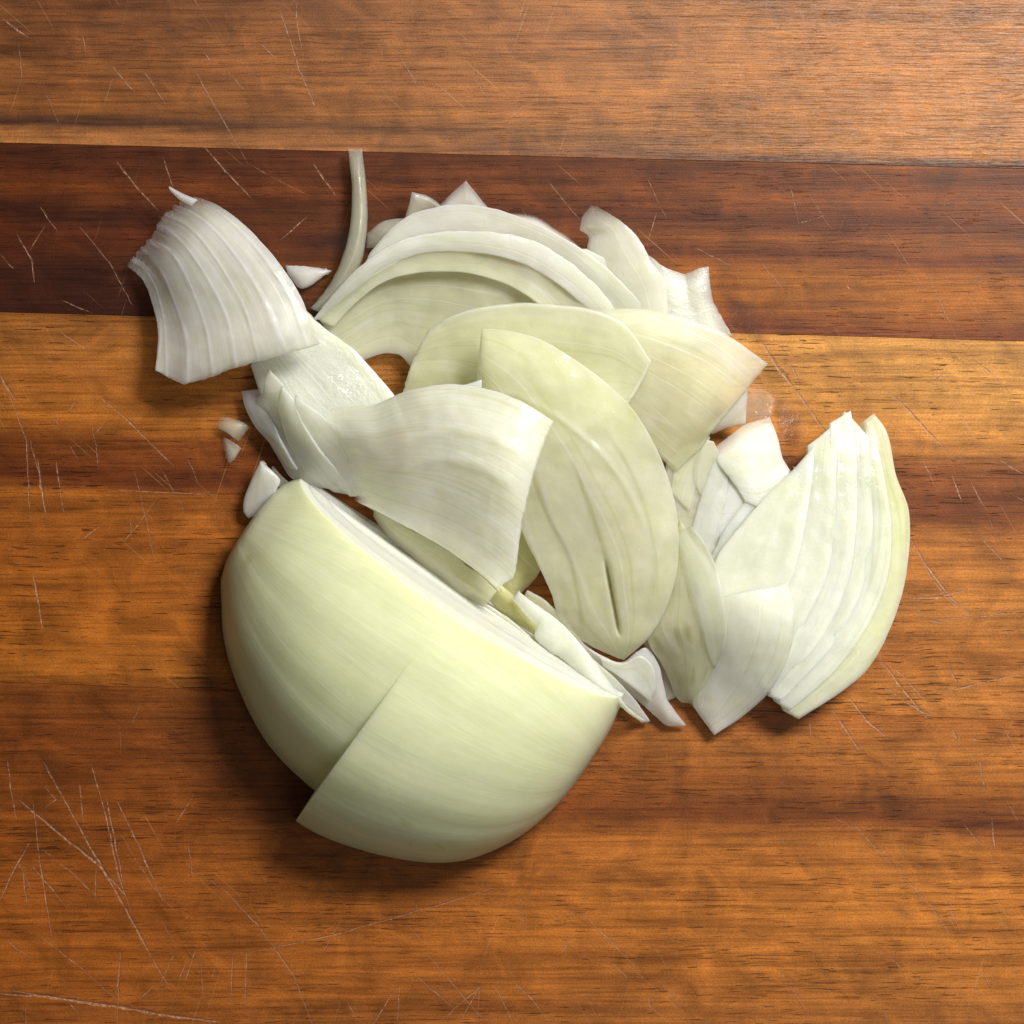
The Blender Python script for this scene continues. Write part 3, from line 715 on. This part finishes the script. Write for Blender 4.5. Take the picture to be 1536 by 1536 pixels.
piece('onion_block', 'thick whitish square ended piece between the rimmed slice and the large right slice', 'onion slice',
    [(1066,676,8,1),(1095,653,9),(1125,634,9),(1155,626,8)], [(1118,752,9),(1150,765,9),(1215,735,8)], 'moist', SG, th=2.0, bulge=.3,
    Lc=[(1080,700,9),(1098,722,9)], Rc=[(1166,655,8),(1178,695,8)], nu=50, nv=34, thinA=.5, thin_w=.18, jag=(.6,0,0,0))
piece('onion_slice', 'smooth whitish leaf below the thick square ended piece', 'onion slice',
    [(1084,722,8),(1100,708,8),(1114,730,8),(1134,757,8)], [(1046,800,8),(1070,815,8),(1095,800,8),(1130,762,8)], 'moist', SG, th=0.9, bulge=0, on=['mass'], gap=.2, thinB=.8, nu=30, nv=18)

# the large right slice of concentric layers
big = holder('layered_onion_slice', 'large whitish slice of concentric layers at the right end of the pile', 'onion slice', 1250, 850, SG)
r0 = [(1311,621,7,1),(1329,645,7.5),(1344,712,8),(1363,766,8),(1361,850,8),(1346,915,8),(1303,1002,8),(1270,1032,8),(1198,1079,7)]
r1 = [(1308,630,8),(1313,655,9),(1327,720,10),(1337,800,10),(1330,870,10),(1306,930,10),(1256,1002,10),(1230,1028,9.5),(1184,1066,8)]
r2 = [(1304,656,9.2),(1305,700,10.4),(1309,790,10.6),(1299,865,10.6),(1270,935,10.6),(1232,990,10.4),(1210,1012,10),(1170,1052,8.5)]
r3 = [(1276,616,8,1),(1282,660,10),(1285,700,11),(1284,790,11.2),(1274,865,11.2),(1246,935,11),(1212,985,10.8),(1160,1044,8.5)]
r4 = [(1255,634,9),(1254,680,11),(1252,790,11.6),(1238,870,11.6),(1205,940,11),(1185,985,10.4),(1155,1036,8.5)]
r5 = [(1222,668,10),(1218,720,11.4),(1205,800,12),(1190,860,12),(1170,920,11.4),(1150,975,10),(1140,1020,8)]
r6 = [(1192,702,10.5),(1152,742,11),(1112,788,11),(1070,850,10.5),(1068,900,10),(1090,950,9.6),(1120,1000,8)]
def shrink(r, dx): return [tuple([p[0] - 9, p[1], p[2] - 0.22] + list(p[3:])) for p in r]
for (aa, bb, mt, kw) in ((r0, shrink(r1, 0), 'mgreen', dict(thinL=.4, thinA=.2)), (r1, shrink(r2, 0), 'moist', dict(thinL=.4)), (r2, shrink(r3, 0), 'moist', dict(thinL=.3)),
                  (r3, shrink(r4, 0), 'moist', {}), (r4, shrink(r5, 0), 'moist', {}), (r5, r6, 'moist', dict(bulge=.3))):
    kw.setdefault('bulge', .08)
    patch('layer', aa, bb, mt, th=7.5, parent=big, nu=90, nv=24, rough=.12, jag=(.12, .12, .3, .3), rim=.03, thin_w=.3, **kw)

piece('smooth_onion_slice', 'smooth grey white slice with a blunt top lying over the large right slice', 'onion slice',
    [(1180,877,15,1),(1191,905,15),(1193,930,14.5),(1186,975,13),(1160,1030,9),(1115,1074,5),(1071,1103,3)], [(1060,900,13),(1040,960,9),(1030,1010,5),(1040,1060,3)], 'pale', SG,
    Lc=[(1130,884,15.5)], Rc=[(1058,1085,2.5)], th=1.3, bulge=1.6, nu=70, nv=34, jag=(.2,0,.3,.2))

# green spotted leaves in front
piece('spotted_onion_slice', 'green spotted pointed slice just right of the central sweeping slice', 'onion slice',
    [(1020,780,10),(1045,818,13),(1063,850,15),(1080,895,16),(1087,945,14),(1072,1005,8),(1044,1061,2.5)], [(985,850,8),(985,905,9),(970,957,8),(992,995,6),(1006,1025,4),(1020,1052,2),(1034,1055,2)], 'speck', SG,
    th=1.2, bulge=1.6, nu=80, nv=34, jag=(.3,.5,0,0))
GR['spotted'] = GR['last']
piece('onion_slice', 'curved spotted leaf lapping over the right side of the spotted slice', 'onion slice',
    [(1036,790,12),(1060,820,14.3),(1077,862,15.8),(1087,905,16),(1089,950,14.3),(1078,1000,8.8)], [(1012,800,9),(1022,850,10),(1036,900,11),(1050,945,11),(1062,985,9),(1070,1003,8.4)], 'speck', SG, th=.5, bulge=.2, nu=60, nv=22, rim=.06, on=['spotted'], gap=.3, thinB=.5)
piece('onion_slice', 'dim grey sliver between the split white slice and the spotted slice', 'onion slice',
    [(960,950,3),(985,960,4),(1003,1000,4),(1022,1042,2)], [(962,960,3),(980,990,3),(990,1020,3),(1000,1052,2)], 'smoky', SG, th=1.2, nu=30, nv=12)

# rimmed slices in the middle
piece('rimmed_onion_slice', 'green slice with a white rim whose square end points right at the honey plank', 'onion slice',
    [(850,470,11),(905,465,14),(955,463,15),(1000,470,15.5),(1080,497,15),(1152,546,13)], [(840,560,10),(900,600,11),(940,640,11),(1014,708,9)], 'green', SG,
    Rc=[(1130,573,12.5),(1100,610,12),(1065,651,11,1),(1060,662,10.5)], th=1.6, bulge=1.8, rim=.2, nu=80, nv=40, jag=(0,0,0,.4), thinR=.25, thin_w=.15)
piece('arched_onion_slice', 'arched green slice with a white rim above the central sweeping slice', 'onion slice',
    [(641,496,14),(668,480,16),(705,467,18),(770,457,19),(835,459,19.5),(890,467,19.5),(935,487,19),(976,543,17.5)], [(603,589,9),(650,600,10),(740,640,12),(850,650,14),(942,604,16.5)], 'green', SG,
    Lc=[(631,522,13),(620,545,11.5,1),(614,562,11)], Rc=[(958,575,17)], th=1.7, bulge=-1.2, rim=.14, nu=90, nv=40, jag=(0,0,1.0,.2))

# pieces between the half and the front slice
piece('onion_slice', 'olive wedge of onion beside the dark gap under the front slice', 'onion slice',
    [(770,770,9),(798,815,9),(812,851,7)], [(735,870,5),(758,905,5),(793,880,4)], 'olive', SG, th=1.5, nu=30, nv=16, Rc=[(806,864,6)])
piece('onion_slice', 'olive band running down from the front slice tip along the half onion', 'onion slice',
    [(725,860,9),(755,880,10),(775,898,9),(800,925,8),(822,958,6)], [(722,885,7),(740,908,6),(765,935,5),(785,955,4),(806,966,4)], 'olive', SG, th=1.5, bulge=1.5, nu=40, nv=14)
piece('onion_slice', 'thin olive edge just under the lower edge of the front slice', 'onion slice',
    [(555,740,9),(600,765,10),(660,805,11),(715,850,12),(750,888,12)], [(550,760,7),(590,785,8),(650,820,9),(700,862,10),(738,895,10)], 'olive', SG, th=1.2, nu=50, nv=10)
piece('onion_slice', 'pale narrow sliver against the upper cut face of the half onion', 'onion slice',
    [(456,718,4),(500,745,6),(545,778,8),(585,805,9),(618,829,9)], [(446,730,4),(475,760,5),(515,792,7),(560,822,8),(600,840,8)], 'pale', SG, th=1.5, bulge=1.0, nu=50, nv=12)
piece('onion_slice', 'torn yellow green piece between the front slice and the half onion', 'onion slice',
    [(560,756,9),(600,786,12),(640,806,13),(680,826,14),(697,846,14,1),(720,862,14.5),(745,888,14)], [(560,775,7),(578,802,8),(620,838,10),(660,876,11),(685,900,12),(705,903,12),(726,908,12)], 'green', SG,
    Rc=[(735,900,13)], th=1.5, bulge=1.2, nu=70, nv=22, jag=(.6,.6,0,.5))
piece('onion_shard', 'short white splinter in the gap above the top end of the half onion', 'onion shard',
    [(408,700,2),(425,718,2.5),(442,730,2)], [(404,712,1.5),(420,732,2),(436,742,2)], 'smoky', SH, th=1.4, nu=20, nv=8)
piece('onion_shard', 'whitish rounded shard sticking out behind the top end of the half onion', 'onion shard',
    [(391,691,6),(408,706,6.5),(420,722,6.5),(412,740,6)], [(390,693,6),(376,722,5),(366,750,4),(366,768,3.5),(373,778,3)], 'grey', SH, th=2.2, bulge=1.0, nu=40, nv=20, Rc=[(395,765,4)])
piece('onion_shard', 'blurry four sided chip, upper of the two clear chips left of the pile', 'onion shard',
    [(332,624,1.6),(352,628,2.2),(376,640,1.6)], [(322,638,1.4),(340,650,2.2),(358,662,1.6)], 'smoky', SH, th=.8, bulge=.4, nu=30, nv=18, jag=(.8,.6,.5,.5), thinA=.5, thinL=.8, thinR=.5, thin_w=.4)
piece('onion_shard', 'small clear chip, lower of the two clear chips left of the pile', 'onion shard',
    [(334,656,1.4),(350,664,2),(362,674,1.8)], [(338,684,1.2),(345,694,1.5),(351,690,1.5)], 'smoky', SH, th=.8, bulge=.4, nu=30, nv=18, jag=(.8,.6,.5,.5), thinA=.4, thinL=.8, thinB=.5, thin_w=.4)

# strips at the lower tip of the pile
piece('onion_strip', 'greenish strip edge showing above the bright white strip', 'onion slice',
    [(790,887,8),(812,898,8.5),(842,926,9),(872,962,8),(890,990,7)], [(784,900,7),(812,925,8),(840,950,8),(865,980,7),(885,1000,6)], 'green', SG, th=1.3, nu=40, nv=10)
piece('split_onion_slice', 'grey white slice with two points lying on the wood below the pile', 'onion slice',
    [(866,958,8),(900,982,8),(933,993,7),(955,977,7,1),(968,972,7),(986,993,6.5),(996,1030,5),(1000,1048,4,1),(1014,1068,3),(1029,1088,2)],
    [(868,966,7),(900,1000,6),(928,1028,5),(960,1054,3.5),(985,1076,2.2),(1000,1088,2),(1028,1089,2)], 'grey', SG, th=1.1, bulge=.8, nu=90, nv=24, jag=(.4,.3,0,0))
piece('onion_strip', 'thin green splinter along the cut face below the front slice tip', 'onion slice',
    [(690,884,11),(728,906,11),(765,930,11),(800,962,11)], [(676,890,10),(716,918,10),(756,944,10),(796,970,10)], 'green', SG, th=.9, nu=50, nv=10, jag=(.6,.5,.3,.3))
piece('onion_strip', 'white splinter whose tip ends beside the right point of the half onion', 'onion slice',
    [(872,978,10),(915,1012,8),(952,1050,5),(975,1082,2)], [(862,986,9),(905,1026,7),(945,1066,4),(970,1084,2)], 'pale', SG, th=.9, nu=50, nv=12, jag=(.4,.5,.3,.3))
piece('onion_slice', 'second pale layer edge lying on the upper half of the split white slice', 'onion slice',
    [(900,986,9),(935,996,8.4),(960,984,8),(978,998,7.5),(984,1030,6)], [(905,1000,8),(930,1016,7.4),(955,1036,6.4),(975,1052,5)], 'pale', SG, th=.8, nu=50, nv=14, jag=(.4,.3,0,.3))
piece('onion_strip', 'small green leaf edge under the bright white strip by the half onion', 'onion slice',
    [(800,950,9),(825,975,10),(860,1000,11),(890,1018,12)], [(801,960,8),(818,986,8.5),(838,993,9),(888,1021,11)], 'green', SG, th=1.2, nu=40, nv=10)
piece('bright_onion_strip', 'bright white torn strip running along the cut face of the half onion', 'onion slice',
    [(777,887,12),(800,904,13),(830,925,14),(864,958,15),(890,990,15),(925,1038,12),(950,1070,7),(968,1083,2.5)],
    [(769,899,11),(788,922,12),(805,938,12.5,1),(802,955,12),(824,978,13,1),(838,985,13),(870,1012,14),(905,1044,13),(930,1060,9),(962,1084,2.2)], 'moist', SG, th=1.2, bulge=.8, nu=100, nv=22, jag=(.3,.7,.5,.3))

# central sweeping slice and the front slice on top
piece('sweeping_onion_slice', 'long green central slice sweeping from upper left down to a split spotted tip', 'onion slice',
    [(722,493,22),(760,496,22.5),(805,507,23),(872,546,24),(940,603,23),(975,655,22),(1000,710,20),(1015,770,18),(1016,850,15),(998,915,12),(972,958,10),(936,990,7)],
    [(714,580,19),(740,650,18),(762,730,16),(782,795,14),(806,845,12),(828,893,10),(838,928,9),(880,965,8),(928,988,7)], 'speck', SG, th=1.2, bulge=2.2, nu=200, nv=110, rough=.2,
    Lc=[(718,540,21)], spots=(0.4, 0.25), grooves=(([(722,584),(780,596),(830,622),(900,680),(950,750),(975,820)], 5, -.3),
      ([(908,838),(917,885),(924,922),(930,955)], 2.6, 2.6), ([(790,690),(826,783),(852,830),(868,900),(876,962)], 3, .4, 1), ([(858,690),(888,770),(909,838),(919,895),(928,975)], 3, .5, 1),
      ([(905,640),(950,715),(975,790),(985,860),(965,940)], 3.5, .25, 1)))
piece('onion_shard', 'tiny bright sliver at the top edge of the front slice', 'onion shard',
    [(694,578,23.5),(718,571,24),(722,570,24)], [(700,582,23.5),(716,582,24),(722,582,24)], 'moist', SH, th=.8, nu=12, nv=6)
piece('front_onion_slice', 'broad pale front slice with a straight right end, topmost above the half onion', 'onion slice',
    [(474,624,15),(495,613,16.5),(522,608,18),(560,607,20),(600,590,23),(640,580,25.5),(680,576,27),(740,586,28.5),(790,606,29),(830,632,28)],
    [(522,746,9.5),(545,757,11.5),(575,772,14),(605,788,16),(650,812,18),(690,838,20),(722,862,21),(744,882,22)], 'pale', SG,
    Lc=[(480,640,14),(492,668,12.5),(508,700,11)], Rc=[(815,670,28.5),(795,735,28),(781,800,26),(776,840,24.5),(770,868,23,1)], th=1.5, bulge=3.0, nu=110, nv=56, jag=(.2,.3,0,.5), thinL=.9, thin_w=.14,
    grooves=(([(560,690),(640,650),(720,650),(800,690)], 8, -.35), ([(580,720),(650,690),(720,700),(780,740)], 9, -.4)))

# ------------------------------------------------------------------ water drops on the half onion
def water():
    t = NT('water')
    b = t.n('ShaderNodeBsdfGlossy', {'Color': (1, 1, 1, 1), 'Roughness': 0.05})
    tr = t.n('ShaderNodeBsdfTransparent', {'Color': (0.97, 0.97, 0.93, 1)})
    fr = t.n('ShaderNodeFresnel', {'IOR': 1.33})
    front = t.math('SUBTRACT', 1.0, t.n('ShaderNodeNewGeometry').outputs['Backfacing'])
    mx = t.n('ShaderNodeMixShader', {0: t.math('MULTIPLY', fr.outputs[0], front), 1: tr.outputs[0], 2: b.outputs[0]})
    return t.out(mx.outputs[0])
WATER = water()
def onion_surface(x, y):
    """height of the outer layer over a spot, by marching down the view to the dome"""
    for zi in range(420, 0, -1):
        z = zi * 0.1
        p = P(x, y, z)
        px = np.array([p[0] / S + 768, 768 - p[1] / S]) - O
        a, n = float(px @ axis), float(px @ nrm)
        if not 0 < a < LEN: continue
        c = n - NA; zz = p[2] / S
        th = math.atan2(zz, c)
        if math.hypot(c, zz) <= o_out(a, th): 
            e = np.array([nrm[0] * math.cos(th), -nrm[1] * math.cos(th), math.sin(th)])
            return p, e
    return P(x, y, 0), np.array([0, 0, 1.0])
def drop(x, y, rx, ry, h, label, z=None):
    p, e = onion_surface(x, y) if z is None else (P(x, y, z), np.array([0, 0, 1.0]))
    bm = bmesh.new()
    bmesh.ops.create_uvsphere(bm, u_segments=24, v_segments=14, radius=1)
    for v_ in bm.verts:
        f = 1 + 0.08 * mnoise.noise(v_.co * 1.3 + Vector((x, y, 0)))
        v_.co = Vector((v_.co.x * rx * S * f, v_.co.y * ry * S * f, v_.co.z * h * S * (1 if v_.co.z > 0 else .5)))
    me = bpy.data.meshes.new('water_drop'); bm.to_mesh(me); bm.free()
    me.polygons.foreach_set('use_smooth', [True] * len(me.polygons))
    me.materials.append(WATER)
    o = bpy.data.objects.new('water_drop', me); C.objects.link(o)
    o.location = Vector(p) + Vector(e) * 0.0002; o.rotation_euler = Vector(e).to_track_quat('Z', 'Y').to_euler()
    finish(o, label, 'water drop', 'water drops on the half onion')
drop(608, 1232, 11, 9, 2.6, 'round water drop low on the peeled outer layer of the half onion')
drop(616, 1265, 4, 7, 1.5, 'tiny oblong water drop just under the round drop')
drop(655, 1264, 16, 5, 1.2, 'flat streak of water near the bottom edge of the half onion')
drop(377, 840, 11, 8, 1.8, 'water drop near the upper left end of the half onion')
drop(365, 682, 8, 4, 4, 'glinting water drop beside the lower clear chip on the board', z=0.3)
drop(520, 302, 3.5, 4.5, 3, 'tiny water drop on the dark plank left of the thin upright strip', z=0.1)
drop(1071, 414, 4, 4, 3, 'tiny water drop on the dark plank at the corner of the wet slice', z=0.1)

# juice smears drying on the wood
def juice():
    t = NT('juice')
    co = t.n('ShaderNodeTexCoord').outputs['Object']
    bump = t.n('ShaderNodeBump', {'Strength': 0.5, 'Distance': 0.0002, 'Height': t.noise(co, 350, 3, 0.6)}).outputs[0]
    thin = t.n('ShaderNodeAttribute', attribute_name='thin').outputs['Fac']
    b = t.n('ShaderNodeBsdfGlossy', {'Color': (1, 1, 1, 1), 'Roughness': 0.16, 'Normal': bump})
    tr = t.n('ShaderNodeBsdfTransparent', {'Color': t.mix(thin, (0.90, 0.87, 0.84), (1, 1, 1))})
    mx = t.n('ShaderNodeMixShader', {0: t.math('MULTIPLY', t.math('SUBTRACT', 1.0, thin, True), 0.07), 1: tr.outputs[0], 2: b.outputs[0]})
    return t.out(mx.outputs[0])
M['juice'] = juice()
def smear(label, A, B):
    piece('juice_smear', label, 'juice smear', A, B, 'juice', 'juice smears on the board', th=.1, nu=40, nv=30, jag=(2, 2, 1.5, 1.5), thinA=1, thinB=1, thinL=1, thinR=1, thin_w=.4)
smear('faint wet smear on the dark plank left of the thin upright strip', [(395,350,.5),(440,345,.5),(500,338,.5),(560,322,.5)], [(420,400,.5),(460,405,.5),(520,392,.5),(580,385,.5)])
smear('faint wet smear on the honey plank above the notch of the large right slice', [(1150,575,.5),(1185,600,.5),(1215,620,.5)], [(1165,650,.5),(1185,690,.5),(1210,680,.5)])
smear('damp patch on the wood under the right tip of the dark red plank end', [(1075,430,.5),(1110,440,.5),(1150,470,.5)], [(1085,480,.5),(1110,505,.5),(1160,525,.5)])
